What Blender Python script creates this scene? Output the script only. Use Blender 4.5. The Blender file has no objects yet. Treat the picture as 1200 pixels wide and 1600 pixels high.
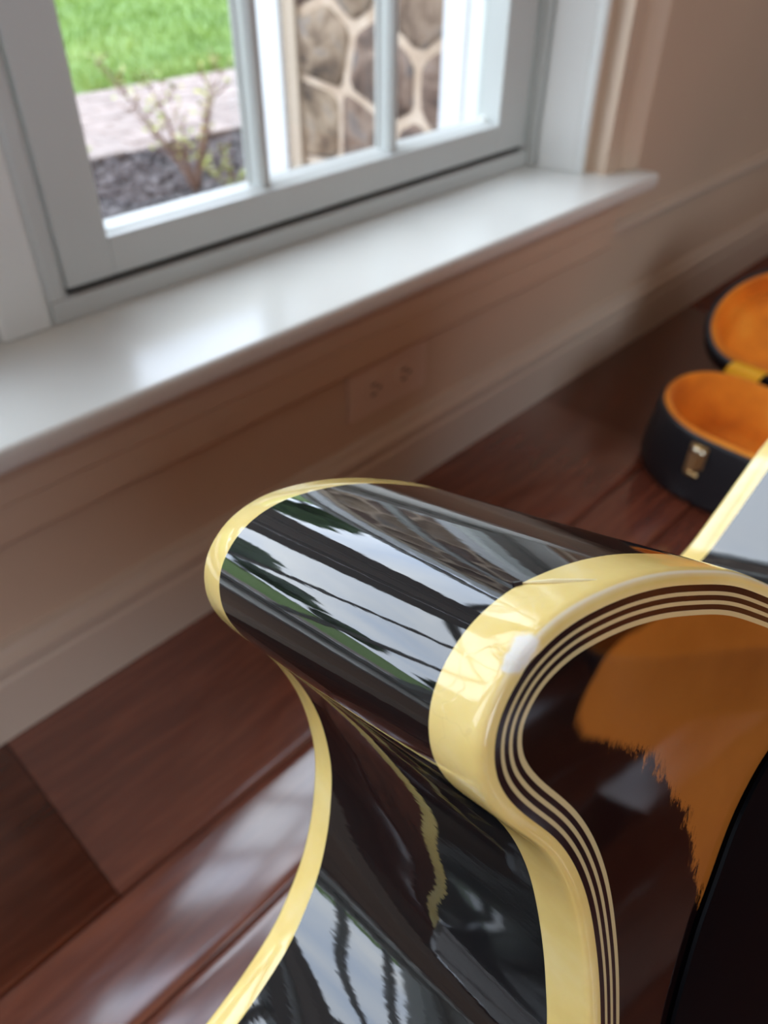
import bpy, bmesh, math, random
from mathutils import Vector, Matrix, noise
random.seed(7)
S = bpy.context.scene
COL = S.collection

# ------------------------------------------------------------------ camera
# camera stands at the world origin; X runs along the window wall, Y points outdoors, Z is up
X_, Y_, Z_ = (0.6968, 0.4548, -0.5552), (-0.7171, 0.4502, -0.5320), (0.0080, 0.7688, 0.6394)
camd = bpy.data.cameras.new('camera'); cam = bpy.data.objects.new('camera', camd); COL.objects.link(cam)
Rm = Matrix((X_, Y_, Z_))
cam.matrix_world = Rm.to_quaternion().normalized().to_matrix().to_4x4()
camd.sensor_fit = 'HORIZONTAL'; camd.sensor_width = 27.0; camd.lens = 27.0
camd.clip_start = 0.005; camd.clip_end = 300
camd.dof.use_dof = True; camd.dof.focus_distance = 0.142; camd.dof.aperture_fstop = 17.0
S.camera = cam

# ------------------------------------------------------------------ sky, light, exposure
S.view_settings.view_transform = 'Standard'; S.view_settings.look = 'None'
S.view_settings.exposure = 1.05; S.view_settings.gamma = 1.0
try: S.view_settings.use_curve_mapping = False
except Exception: pass
world = bpy.data.worlds.new('overcast_sky'); S.world = world; world.use_nodes = True
wn, wl = world.node_tree.nodes, world.node_tree.links; wn.clear()
wo = wn.new('ShaderNodeOutputWorld'); wb = wn.new('ShaderNodeBackground'); tc = wn.new('ShaderNodeTexCoord')
mp = wn.new('ShaderNodeMapping'); mp.inputs['Scale'].default_value = (1, 1, 3.0)
nz = wn.new('ShaderNodeTexNoise'); nz.inputs['Scale'].default_value = 2.2; nz.inputs['Detail'].default_value = 5
rp = wn.new('ShaderNodeValToRGB')
rp.color_ramp.elements[0].position = .3; rp.color_ramp.elements[0].color = (.60, .70, .92, 1)
rp.color_ramp.elements[1].position = .72; rp.color_ramp.elements[1].color = (.98, 1.0, 1.06, 1)
wl.new(tc.outputs['Generated'], mp.inputs[0]); wl.new(mp.outputs[0], nz.inputs[0]); wl.new(nz.outputs[0], rp.inputs[0])
wl.new(rp.outputs[0], wb.inputs[0]); wl.new(wb.outputs[0], wo.inputs[0])
SKY = 3.6
wb.inputs[1].default_value = SKY
S.cycles.max_bounces = 10; S.cycles.diffuse_bounces = 5; S.cycles.glossy_bounces = 5; S.cycles.transparent_max_bounces = 16
S.cycles.caustics_reflective = False; S.cycles.caustics_refractive = False
S.cycles.use_denoising = True; S.cycles.sample_clamp_indirect = 8

def portal(x0, x1, z0, z1, y, face):          # tells the sampler where daylight enters, adds no light
    l = bpy.data.lights.new('window_portal', 'AREA'); l.shape = 'RECTANGLE'; l.size = x1 - x0; l.size_y = z1 - z0
    l.cycles.is_portal = True
    o = bpy.data.objects.new('window_portal', l); COL.objects.link(o)
    o.location = ((x0 + x1) / 2, y, (z0 + z1) / 2); o.rotation_euler = (math.pi / 2 * (-1 if face < 0 else 1), 0, 0)
portal(-1.36, .20, -.26, 1.64, .77, -1); portal(.28, .99, -.26, 1.64, .77, -1)
portal(-2.4, -.1, -.2, 1.5, -3.32, 1)

# ------------------------------------------------------------------ helpers
def link(o, parent=None):
    COL.objects.link(o)
    if parent: o.parent = parent
    return o
def mesh(name, vs, fs, mat=None, parent=None, smooth=False):
    me = bpy.data.meshes.new(name); me.from_pydata([tuple(v) for v in vs], [], fs); me.update()
    if mat:
        for m in (mat if isinstance(mat, (list, tuple)) else [mat]): me.materials.append(m)
    if smooth: me.polygons.foreach_set('use_smooth', [True] * len(me.polygons))
    return link(bpy.data.objects.new(name, me), parent)
def empty(name, loc, parent=None):
    o = bpy.data.objects.new(name, None); o.empty_display_size = .05; link(o, parent); o.location = loc; return o
def tag(o, label=None, cat=None, group=None, kind=None):
    if label: o['label'] = label
    if cat: o['category'] = cat
    if group: o['group'] = group
    if kind: o['kind'] = kind
    return o
class MB:
    def __init__(s): s.v = []; s.f = []
    def add(s, vs, fs):
        b = len(s.v); s.v += [Vector(v) for v in vs]; s.f += [tuple(b + i for i in f) for f in fs]; return s
    def box(s, x0, x1, y0, y1, z0, z1):
        return s.add([(x0,y0,z0),(x1,y0,z0),(x1,y1,z0),(x0,y1,z0),(x0,y0,z1),(x1,y0,z1),(x1,y1,z1),(x0,y1,z1)],
              [(0,3,2,1),(4,5,6,7),(0,1,5,4),(1,2,6,5),(2,3,7,6),(3,0,4,7)])
    def prism(s, prof, a0, a1, axis='z'):      # closed profile extruded along one axis
        n = len(prof)
        if axis == 'z': P = lambda p, a: (p[0], p[1], a)
        elif axis == 'x': P = lambda p, a: (a, p[0], p[1])
        else: P = lambda p, a: (p[0], a, p[1])
        vs = [P(p, a0) for p in prof] + [P(p, a1) for p in prof]
        fs = [(i, (i+1) % n, n + (i+1) % n, n + i) for i in range(n)] + [tuple(range(n))[::-1], tuple(range(n, 2*n))]
        return s.add(vs, fs)
    def tube(s, pts, rad, seg=8, cap=True):
        pts = [Vector(p) for p in pts]; n = len(pts); b = len(s.v); rr = rad if isinstance(rad, list) else [rad] * n
        up = Vector((0, 0, 1)); prev = None
        for i, p in enumerate(pts):
            d = (pts[min(i+1, n-1)] - pts[max(i-1, 0)]).normalized()
            a = prev if prev is not None else (up if abs(d.dot(up)) < .9 else Vector((1, 0, 0)))
            a = (a - d * a.dot(d)).normalized(); prev = a; c = d.cross(a)
            for k in range(seg):
                t = 2 * math.pi * k / seg; s.v.append(p + (a * math.cos(t) + c * math.sin(t)) * rr[i])
        for i in range(n - 1):
            for k in range(seg):
                s.f.append((b + i*seg + k, b + i*seg + (k+1) % seg, b + (i+1)*seg + (k+1) % seg, b + (i+1)*seg + k))
        if cap: s.f.append(tuple(b + k for k in range(seg))[::-1]); s.f.append(tuple(b + (n-1)*seg + k for k in range(seg)))
        return s
    def obj(s, name, mat, parent=None, smooth=False, origin=None):
        o = origin and Vector(origin)
        ob = mesh(name, [v - o for v in s.v] if o else s.v, s.f, mat, parent, smooth)
        if o: ob.location = o
        bm = bmesh.new(); bm.from_mesh(ob.data); bmesh.ops.recalc_face_normals(bm, faces=bm.faces); bm.to_mesh(ob.data); bm.free()
        return ob
def bevel(o, w=.002, seg=2):
    m = o.modifiers.new('bevel', 'BEVEL'); m.width = w; m.segments = seg; m.limit_method = 'ANGLE'; m.angle_limit = math.radians(35); return o

# material builder
class Mat:
    def __init__(s, name, color=(.8,.8,.8), rough=.5, **kw):
        s.m = bpy.data.materials.new(name); s.m.use_nodes = True; s.t = s.m.node_tree; s.N = s.t.nodes; s.L = s.t.links
        s.b = s.N['Principled BSDF']; s.set('Base Color', (*color, 1)); s.set('Roughness', rough)
        for k, v in kw.items(): s.set(k.replace('_', ' '), v)
    def set(s, k, v): s.b.inputs[k].default_value = v
    def n(s, typ, **kw):
        nd = s.N.new('ShaderNode' + typ)
        for k, v in kw.items():
            if k.startswith('i_'):
                key = k[2:].replace('_', ' ')
                nd.inputs[int(key) if key.isdigit() else key].default_value = v
            else: setattr(nd, k, v)
        return nd
    def l(s, a, b): s.L.new(a, b)
    def coord(s, scale=(1,1,1), loc=(0,0,0), rnd=False, out='Object'):
        t = s.n('TexCoord'); m = s.n('Mapping'); m.inputs['Scale'].default_value = scale; m.inputs['Location'].default_value = loc
        if rnd:
            oi = s.n('ObjectInfo'); mm = s.n('Vector' + 'Math', operation='MULTIPLY_ADD')
            cx = s.n('CombineXYZ'); s.l(oi.outputs['Random'], cx.inputs[0]); s.l(oi.outputs['Random'], cx.inputs[1]); s.l(oi.outputs['Random'], cx.inputs[2])
            s.l(cx.outputs[0], mm.inputs[0]); mm.inputs[1].default_value = (37., 53., 71.); s.l(t.outputs[out], mm.inputs[2]); s.l(mm.outputs[0], m.inputs[0])
        else: s.l(t.outputs[out], m.inputs[0])
        return m.outputs[0]
    def noise(s, vec, scale, detail=3, rough=.5, dist=0):
        t = s.n('TexNoise'); t.inputs['Scale'].default_value = scale; t.inputs['Detail'].default_value = detail
        t.inputs['Roughness'].default_value = rough; t.inputs['Distortion'].default_value = dist
        if vec is not None: s.l(vec, t.inputs['Vector'])
        return t.outputs[0]
    def ramp(s, fac, stops, to='Base Color'):
        r = s.n('ValToRGB'); e = r.color_ramp.elements
        while len(e) < len(stops): e.new(.5)
        for i, (p, c) in enumerate(stops): e[i].position = p; e[i].color = (*c, 1) if len(c) == 3 else c
        s.l(fac, r.inputs[0])
        if to: s.l(r.outputs[0], s.b.inputs[to])
        return r.outputs[0]
    def bump(s, h, strength=.2, dist=.001):
        b = s.n('Bump'); b.inputs['Strength'].default_value = strength; b.inputs['Distance'].default_value = dist
        s.l(h, b.inputs['Height'])
        if s.b.inputs['Normal'].is_linked: s.l(s.b.inputs['Normal'].links[0].from_socket, b.inputs['Normal'])
        s.l(b.outputs[0], s.b.inputs['Normal']); return s
    def mix(s, fac, a, b):
        m = s.n('Mix', data_type='RGBA'); s.l(fac, m.inputs[0])
        for i, v in ((6, a), (7, b)):
            if hasattr(v, 'links'): s.l(v, m.inputs[i])
            else: m.inputs[i].default_value = (*v, 1)
        return m.outputs[2]
    def math(s, op, a, b=0., c=None, clamp=False):
        m = s.n('Math', operation=op); m.use_clamp = clamp
        for i, v in enumerate((a, b) if c is None else (a, b, c)):
            if hasattr(v, 'links'): s.l(v, m.inputs[i])
            else: m.inputs[i].default_value = v
        return m.outputs[0]

def painted(name, col, rough=.4):
    m = Mat(name, col, rough); v = m.coord()
    m.ramp(m.noise(v, 5, 4), [(.3, tuple(c*.95 for c in col)), (.7, col)]); m.bump(m.noise(v, 160, 2), .12, .0006); return m.m
M_trim = painted('white_trim_paint', (.70, .71, .68), .30)
M_sash = painted('white_sash_paint', (.53, .55, .53), .32)
M_sill = painted('white_sill_gloss_paint', (.78, .79, .75), .24)
M_wall = painted('warm_white_wall_paint', (.62, .475, .355), .5)
M_base = painted('warm_white_baseboard_paint', (.61, .505, .41), .42)
M_ceil = painted('ceiling_paint', (.82, .70, .58), .8)
M_room = painted('tan_wall_paint', (.74, .52, .37), .6)
M_ext = painted('white_exterior_trim', (.52, .53, .54), .5)
M_tan = painted('tan_exterior_sill', (.20, .18, .13), .6)
M_dark = Mat('dark_gap', (.02, .018, .016), .8).m
M_plate = painted('ivory_plastic', (.70, .56, .47), .3)
gm = Mat('window_glass', (1, 1, 1), 0.0); gm.N.remove(gm.b)
tr = gm.n('BsdfTransparent'); tr.inputs[0].default_value = (.95, .97, .96, 1); gl = gm.n('BsdfGlossy'); gl.inputs['Roughness'].default_value = .0
fr = gm.n('Fresnel'); fr.inputs[0].default_value = 1.5; mx = gm.n('MixShader')
ge = gm.n('NewGeometry'); gm.l(gm.math('MULTIPLY', fr.outputs[0], gm.math('SUBTRACT', 1., ge.outputs['Backfacing'])), mx.inputs[0]); gm.l(tr.outputs[0], mx.inputs[1]); gm.l(gl.outputs[0], mx.inputs[2]); gm.l(mx.outputs[0], gm.N['Material Output'].inputs[0])
M_glass = gm.m

# floorboards
fm = Mat('oxblood_floorboard', (.1, .03, .02), .22, Coat_Weight=.8, Coat_Roughness=.12, Coat_IOR=1.75)
v = fm.coord((1.3, 14, 14), rnd=True); g1 = fm.noise(v, 3.0, 6, .6, 1.6)
v2 = fm.coord((5, 60, 60), rnd=True); g2 = fm.noise(v2, 4, 3)
gg = fm.math('MULTIPLY_ADD', g2, .3, g1)
c1 = fm.ramp(gg, [(.34, (.095,.022,.012)), (.62, (.155,.038,.020)), (.90, (.25,.070,.035))], None)
oi = fm.n('ObjectInfo'); hs = fm.n('HueSaturation'); fm.l(c1, hs.inputs['Color']); fm.l(fm.math('MULTIPLY_ADD', oi.outputs['Random'], .14, .93), hs.inputs['Value'])
fm.l(hs.outputs[0], fm.b.inputs['Base Color'])
fm.bump(fm.noise(fm.coord((3, 9, 1), rnd=True), 4, 2), .35, .003); fm.bump(gg, .15, .0005)
M_floor = fm.m

# ------------------------------------------------------------------ room shell
ZF, ZC = -.641, 1.98; XL, XR, YB, YW = -2.6, 3.3, -3.3, .565
w = MB()
w.box(XL-.2, -1.40, YW, .80, ZF-.1, ZC); w.box(1.03, XR+.2, YW, .80, ZF-.1, ZC)
w.box(-1.40, 1.03, YW, .80, ZF-.1, -.348); w.box(-1.40, 1.03, YW, .80, 1.68, ZC)
tag(w.obj('wall_north', M_wall), kind='structure')
w = MB(); w.box(XL-.15, XL, YB, YW, ZF-.1, ZC); tag(w.obj('wall_west', M_room), kind='structure')
w = MB(); w.box(XR, XR+.15, YB, YW, ZF-.1, ZC); tag(w.obj('wall_east', M_room), kind='structure')
w = MB()
xs = [XL-.15, -2.4, -.1, XR+.15]
for a, b in ((0,1),(2,3)): w.box(xs[a], xs[b], YB-.15, YB, ZF-.1, ZC)
for a, b in ((1,2),): w.box(xs[a], xs[b], YB-.15, YB, ZF-.1, -.2); w.box(xs[a], xs[b], YB-.15, YB, 1.5, ZC)
tag(w.obj('wall_south', M_room), kind='structure')
w = MB(); w.box(XL-.15, XR+.15, YB-.15, .8, ZC, ZC+.1); tag(w.obj('ceiling', M_ceil), kind='structure')
w = MB(); w.box(XL, XR, YB, YW, ZF-.1, ZF-.012); floor = tag(w.obj('floor', M_dark), kind='structure')
# unseen back window, added and widened for fill light: a frame, a cross and two panes
for i, (a, b) in enumerate(((-2.4, -.1),)):
    r = empty('window_%d' % (i+3), ((a+b)/2, YB-.07, -.2)); tag(r, kind='structure')
    f = MB(); 
    for q in ((a, a+.05, -.2, 1.5), (b-.05, b, -.2, 1.5), (a+.05, b-.05, -.2, -.15), (a+.05, b-.05, 1.45, 1.5)): f.box(q[0]-(a+b)/2, q[1]-(a+b)/2, -.04, .04, q[2]+.2, q[3]+.2)
    f.obj('window_frame', M_trim, r)
    MB().box(-.02, .02, -.03, .03, .05, 1.65).obj('muntin', M_trim, r)
    for sg in (-1, 1):
        h = (b-a)/2 - .05
        MB().box(*sorted((sg*.02, sg*h)), -.003, .003, .05, 1.65).obj('glass_pane', M_glass, r)

# planks, each eased along its long edges
y1 = YW
plank_prof = [(0,-.0115),(0,-.0030),(.0009,-.0012),(.0040,-.0002),(.010,0),(.080,0),(.0862,-.0003),(.0892,-.0013),(.0901,-.0030),(.0901,-.0115)]
prof_cache = {}
k = 0
while y1 > YB:
    y0 = y1 - .091
    if y1 > .5: y0 = .346          # the first board by the wall is a wide one

    if abs(y0 - .346) < .003: cuts = [XL, -1.25, .055, 1.42, 2.5, XR]
    else:
        cuts = [XL]; x = XL + random.uniform(.5, 1.5)
        while x < XR - .35: cuts.append(x); x += random.uniform(1.05, 1.75)
        cuts.append(XR)
        if .1 < y0 < .55: cuts = [c for c in cuts if not (-.05 < c < .95)]
    for a, b in zip(cuts, cuts[1:]):
        L = b - a - .0012; ym = max(y0, YB)
        pr = [(p[0] if p[0] < .05 else y1-y0-.091+p[0], p[1]) for p in plank_prof]
        o = MB().prism(pr, 0, L, 'x').obj('plank', M_floor, floor, True)
        o.location = (a + .0006, ym, ZF)
        k += 1
    y1 = y0
print('planks', k)

# baseboard with a cap, panel mould
prof = [(.5655,-.641),(.550,-.641),(.550,-.574),(.5525,-.570),(.5525,-.566),(.549,-.560),(.549,-.553),(.556,-.546),(.558,-.540),(.5655,-.536)]
b = MB().prism(prof, XL, XR, 'x'); tag(b.obj('baseboard_north', M_base), kind='structure')
for nm, q in (('baseboard_west', (XL, XL+.015, YB, .549)), ('baseboard_east', (XR-.015, XR, YB, .549)), ('baseboard_south', (XL+.015, XR-.015, YB, YB+.015))):
    tag(MB().box(*q, ZF, -.55).obj(nm, M_base), kind='structure')
b = MB().prism([(.5655,-.424),(.556,-.421),(.553,-.412),(.558,-.407),(.5655,-.403)], 1.0612, XR, 'x'); tag(b.obj('trim_1', M_base), kind='structure')

# ------------------------------------------------------------------ window unit
ZT = 1.66
def sash_window(name, x0, x1, mirror=False):
    """x0..x1: outer edges of the lower sash"""
    cx = (x0 + x1) / 2; r = tag(empty(name, (cx, .70, -.30)), kind='structure'); O = Vector((cx, .70, -.30))
    def part(mb, nm, mat=M_sash, bv=.0015, parent=r):
        mb.v = [q - O for q in mb.v]
        o = mb.obj(nm, mat, parent)
        if bv: bevel(o, bv)
        return o
    si0, si1 = x0 + .049, x1 - .063
    for (za, zb, ya, yb) in ((-.298, .80, .678, .720), (.77, ZT, .724, .764)):
        gy = ya + .033; low = za < 0
        rb = .036 if low else .03; rt = .03 if low else .045
        part(MB().box(x0, si0, ya, yb, za, zb), 'sash_stile'); part(MB().box(si1, x1, ya, yb, za, zb), 'sash_stile')
        part(MB().box(si0, si1, ya, yb, za, za + rb), 'sash_rail'); part(MB().box(si0, si1, ya, yb, zb - rt, zb), 'sash_rail')
        # glazing bead along the foot of the glass
        part(MB().prism([(ya+.004, za+rb-.001), (gy, za+rb-.001), (gy, za+rb+.004), (ya+.012, za+rb+.002)], si0, si1, 'x'), 'glazing_bead', M_sash, 0)
        gz0, gz1 = za + rb, zb - rt
        nx = 3; dx = (si1 - si0) / nx
        for i in (1, 2):
            xm = si0 + dx * i
            part(MB().prism([(xm-.010, gy-.001),(xm-.010, gy-.005),(xm-.0075, gy-.008),(xm-.0075, gy-.018),(xm-.0045, gy-.024),(xm+.0045, gy-.024),(xm+.0075, gy-.018),(xm+.0075, gy-.008),(xm+.010, gy-.005),(xm+.010, gy-.001)], gz0, gz1), 'muntin', M_sash, 0)
        zm = (gz0 + gz1) / 2
        for i in range(3):
            a = si0 + dx*i + (.010 if i else 0); b_ = si0 + dx*(i+1) - (.010 if i < 2 else 0)
            part(MB().box(a, b_, gy-.022, gy-.001, zm-.006, zm+.006), 'muntin', M_sash, 0)
        for i in range(3):
            for j in range(2):
                za_, zb_ = (gz0, zm) if j == 0 else (zm, gz1)
                part(MB().box(si0 + dx*i, si0 + dx*(i+1), gy, gy+.003, za_, zb_), 'glass_pane', M_glass, 0)
    # stop strip under the sash, dark weather gap behind it
    part(MB().box(x0-.022, x1+.003, .672, .676, -.3243, -.3035).box(x0-.022, x1+.003, .676, .700, -.3243, -.3045), 'stop_strip')
    part(MB().box(x0, x1, .683, .715, -.304, -.2985), 'weather_strip', M_dark, 0)
    part(MB().box(x0-.03, x1+.02, .765, .83, -.345, -.306), 'outer_sill', M_tan, 0)
    part(MB().box(x0-.03, x1+.03, .60, .80, ZT+.002, ZT+.02), 'head_jamb', M_trim)
    return r, part
win1, p1 = sash_window('window_1', .284, .988)
p1(MB().prism([(1.0075,.604),(.9925,.654),(.9985,.657),(.9985,.80),(1.03,.80),(1.03,.604)], -.324, ZT), 'side_jamb', M_trim, .0008)
p1(MB().prism([(.9905,.662),(.9905,.676),(.998,.676),(.998,.659)], -.324, ZT), 'stop_strip', M_sash, .0008)
p1(MB().prism([(1.0085,.606),(1.0085,.5935),(1.0115,.590),(1.0160,.590),(1.0185,.5935),(1.0185,.606)], -.324, ZT+.05), 'casing_bead', M_trim, 0)
p1(MB().prism([(1.019,.606),(1.019,.596),(1.030,.5935),(1.036,.588),(1.042,.5885),(1.046,.583),(1.054,.582),(1.058,.575),(1.066,.573),(1.070,.562),(1.080,.556),(1.090,.548),(1.098,.548),(1.102,.553),(1.102,.606)], -.324, ZT+.10), 'casing', M_wall, 0)
p1(MB().tube([(.917,.700,-.2595),(.917,.700,-.2545),(.917,.700,-.2525)],[.0042,.004,.0015],10), 'window_button', M_sill, 0)
p1(MB().box(-1.5, 1.102, .548, .60, ZT+.06, ZT+.16), 'head_casing', M_wall)
win2, p2 = sash_window('window_2', -.555, .180)
# mullion between the two units, belongs to the right one
p1(MB().prism([(.211,.674),(.215,.671),(.256,.671),(.260,.674),(.260,.79),(.211,.79)], -.324, ZT), 'mullion', M_trim, .0015)
p1(MB().prism([(.2602,.690),(.2602,.677),(.266,.6745),(.276,.6745),(.2815,.679),(.2815,.690)], -.324, ZT), 'stop_strip', M_sash, 0)
p2(MB().prism([(.2108,.690),(.2108,.677),(.205,.6745),(.190,.6745),(.1825,.679),(.1825,.690)], -.324, ZT), 'stop_strip', M_sash, 0)
p2(MB().prism([(-.578,.690),(-.578,.676),(-.582,.671),(-.634,.671),(-.638,.676),(-.638,.79),(-.578,.79)], -.324, ZT), 'mullion', M_trim, .0015)
win3, p3 = sash_window('window_4', -1.364, -.640)
p3(MB().box(-1.42, -1.366, .604, .80, -.324, ZT), 'side_jamb', M_trim, .0008)
p3(MB().box(-1.50, -1.41, .548, .606, -.324, ZT+.058), 'casing', M_wall)

# sill board with a rounded nose, shared by both units, and its apron mouldings
pr = [(.699,-.3245),(.519,-.3245),(.516,-.3265),(.515,-.331),(.516,-.340),(.519,-.346),(.530,-.347),(.699,-.347)]
sill = MB().prism(pr, -1.52, 1.096, 'x').obj('trim_2', M_sill); tag(sill, kind='structure'); bevel(sill, .0008, 1)
ap = MB()
ap.prism([(.566,-.3475),(.532,-.3475),(.534,-.353),(.540,-.360),(.543,-.368),(.547,-.371),(.547,-.392),(.5495,-.395),(.5495,-.428),(.552,-.433),(.557,-.436),(.566,-.437)], -1.50, 1.061, 'x')
tag(ap.obj('trim_3', M_wall), kind='structure')

# ------------------------------------------------------------------ outlet
ox0, ox1, oz0, oz1 = .524, .657, -.503, -.4375
ol = empty('outlet', ((ox0+ox1)/2, .565, (oz0+oz1)/2)); tag(ol, 'ivory outlet plate set sideways in the wall under the window', 'outlet')
cw, ch = (ox1-ox0)/2, (oz1-oz0)/2
pl = MB().prism([(-cw+.001, -ch),(cw-.001,-ch),(cw,-ch+.001),(cw,ch-.001),(cw-.001,ch),(-cw+.001,ch),(-cw,ch-.001),(-cw,-ch+.001)], -.0055, .0005, 'y')
bevel(pl.obj('cover_plate', M_plate, ol), .0025, 2)
for sx in (-1, 1):
    c = [(sx*.026 + .0175*math.cos(a)*(1.0 if abs(math.cos(a)) < .8 else .86), .0155*math.sin(a)) for a in [i*math.pi/8 for i in range(16)]]
    rc = MB().prism(c, -.0075, -.0050, 'y').obj('receptacle', M_plate, ol)
    s_ = MB()
    for dz in (-.0063, .0063): s_.box(sx*.026-.006, sx*.026+.002, -.0082, -.0072, dz-.0011, dz+.0011)
    s_.obj('slots', M_dark, rc)
    MB().prism([(sx*.026+.0075+.0024*math.cos(a), .0024*math.sin(a)) for a in [i*math.pi/5 for i in range(10)]], -.0082, -.0072, 'y').obj('ground_hole', M_dark, rc)
MB().prism([(.003*math.cos(a), .003*math.sin(a)) for a in [i*math.pi/5 for i in range(10)]], -.0068, -.0050, 'y').obj('screw', M_plate, ol)

# ------------------------------------------------------------------ outdoors
def ground_mat(name, stops, sc, bs=.5, rough=.9):
    m = Mat(name, stops[0][1], rough); v = m.coord(); m.ramp(m.noise(v, sc, 6, .6), stops); m.bump(m.noise(v, sc*6, 4), bs, .02); return m.m
M_lawn = ground_mat('lawn_grass', [(.3, (.060,.125,.016)), (.55, (.092,.160,.025)), (.75, (.13,.195,.038))], 1.2)
M_soil = ground_mat('dark_soil', [(.3, (.035,.028,.028)), (.7, (.09,.075,.075))], 12)
GZ = -1.0
tag(MB().box(-30, 45, .82, 4.745, GZ-.3, GZ-.03).obj('ground', M_soil), kind='structure')
tag(MB().box(-40, 60, 4.745, 60, GZ-.3, GZ).obj('lawn', M_lawn), kind='structure')
# grass blades near the path edge
gb = MB(); rg = random.Random(3)
for i in range(20000):
    x = rg.gauss(4.2, 1.9); y = 4.74 + 5.5 * rg.random()**1.7; h = rg.uniform(.03, .07); a = rg.uniform(0, 6.28); wd = rg.uniform(.003, .006) * (1 + (y-4.7)*.25)
    dx, dy = math.cos(a)*wd, math.sin(a)*wd; lx, ly = rg.uniform(-.03,.03), rg.uniform(-.03,.03)
    gb.add([(x-dx,y-dy,GZ-.005),(x+dx,y+dy,GZ-.005),(x+lx,y+ly,GZ+h)], [(0,1,2)])
M_blade = ground_mat('grass_blade', [(.3, (.085,.155,.018)), (.55, (.125,.205,.028)), (.78, (.19,.25,.06))], 1.5, 0)
tag(mesh('grass', gb.v, gb.f, M_blade), 'short green lawn grass beyond the brick path', 'grass', kind='stuff')
# brick path
pm = Mat('pink_paver', (.5,.38,.33), .85); vv = pm.coord(rnd=True); cc = pm.ramp(pm.noise(vv, 9, 5), [(.3,(.145,.110,.098)),(.7,(.235,.190,.172))], None)
oi = pm.n('ObjectInfo'); hs = pm.n('HueSaturation'); pm.l(cc, hs.inputs['Color']); pm.l(pm.math('MULTIPLY_ADD', oi.outputs['Random'], .35, .85), hs.inputs['Value']); pm.l(hs.outputs[0], pm.b.inputs['Base Color']); pm.bump(pm.noise(vv, 60, 3), .4, .004)
M_pav = pm.m
path = tag(MB().box(-8, 14, 3.49, 4.735, GZ-.03, GZ-.012).obj('brick_path', M_soil), kind='structure')
bme = None; bw, bh = .205, .1025; far = MB(); cnt = 0
def paver_geo(mb, x, y, z): 
    e = .004
    mb.add([(x+e,y+e,z),(x+bw-e,y+e,z),(x+bw-e,y+bh-e,z),(x+e,y+bh-e,z),(x,y,z-.006),(x+bw,y,z-.006),(x+bw,y+bh,z-.006),(x,y+bh,z-.006),(x,y,z-.04),(x+bw,y,z-.04),(x+bw,y+bh,z-.04),(x,y+bh,z-.04)],
        [(0,1,2,3),(4,5,1,0),(5,6,2,1),(6,7,3,2),(7,4,0,3),(8,9,5,4),(9,10,6,5),(10,11,7,6),(11,8,4,7)])
for j in range(12):
    for i in range(-40, 68):
        x = i*(bw+.005) + (j % 2)*.105; y = 3.492 + j*(bh+.0012)
        if 1.45 < x < 3.95:
            if bme is None:
                t = MB(); paver_geo(t, 0, 0, 0); o = mesh('paver', t.v, t.f, M_pav, path); bme = o.data
            else: o = link(bpy.data.objects.new('paver', bme), path)
            o.location = (x, y, GZ + rg.uniform(-.003, .003)); o.rotation_euler = (rg.uniform(-.01,.01), rg.uniform(-.01,.01), rg.uniform(-.01,.01)); cnt += 1
        elif -8 < x < 13.7: paver_geo(far, x, y, GZ)
far = mesh('paver', far.v, far.f, M_pav, path); far['kind'] = 'stuff'; print('pavers', cnt)
# mulch chips
mc = MB()
for i in range(9000):
    x = rg.uniform(.3, 4.2); y = rg.uniform(.9, 3.49)
    if x > 1.72 and y < 2.45: continue
    z = GZ - .03 + rg.random()*.03; L, W, H = rg.uniform(.012,.035), rg.uniform(.004,.011), .004
    M3 = Matrix.Rotation(rg.uniform(0, 6.28), 3, 'Z') @ Matrix.Rotation(rg.uniform(-.6,.6), 3, 'X') @ Matrix.Rotation(rg.uniform(-.6,.6), 3, 'Y')
    mc.add([Vector((x,y,z)) + M3 @ Vector(q) for q in ((-L,-W,-H),(L,-W,-H),(L,W,-H),(-L,W,-H),(-L*.8,-W*.7,H),(L*.7,-W*.8,H),(L*.8,W*.7,H),(-L*.7,W*.8,H))], [(4,5,6,7),(0,1,5,4),(1,2,6,5),(2,3,7,6),(3,0,4,7)])
mm = Mat('mulch_chip', (.1,.08,.08), .9); mm.ramp(mm.noise(mm.coord(), 30, 2), [(.35,(.03,.024,.026)),(.55,(.085,.072,.076)),(.7,(.15,.13,.13))])
tag(mesh('mulch', mc.v, mc.f, mm.m), 'dark grey brown wood mulch between the house and the brick path', 'mulch', kind='stuff')

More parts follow.
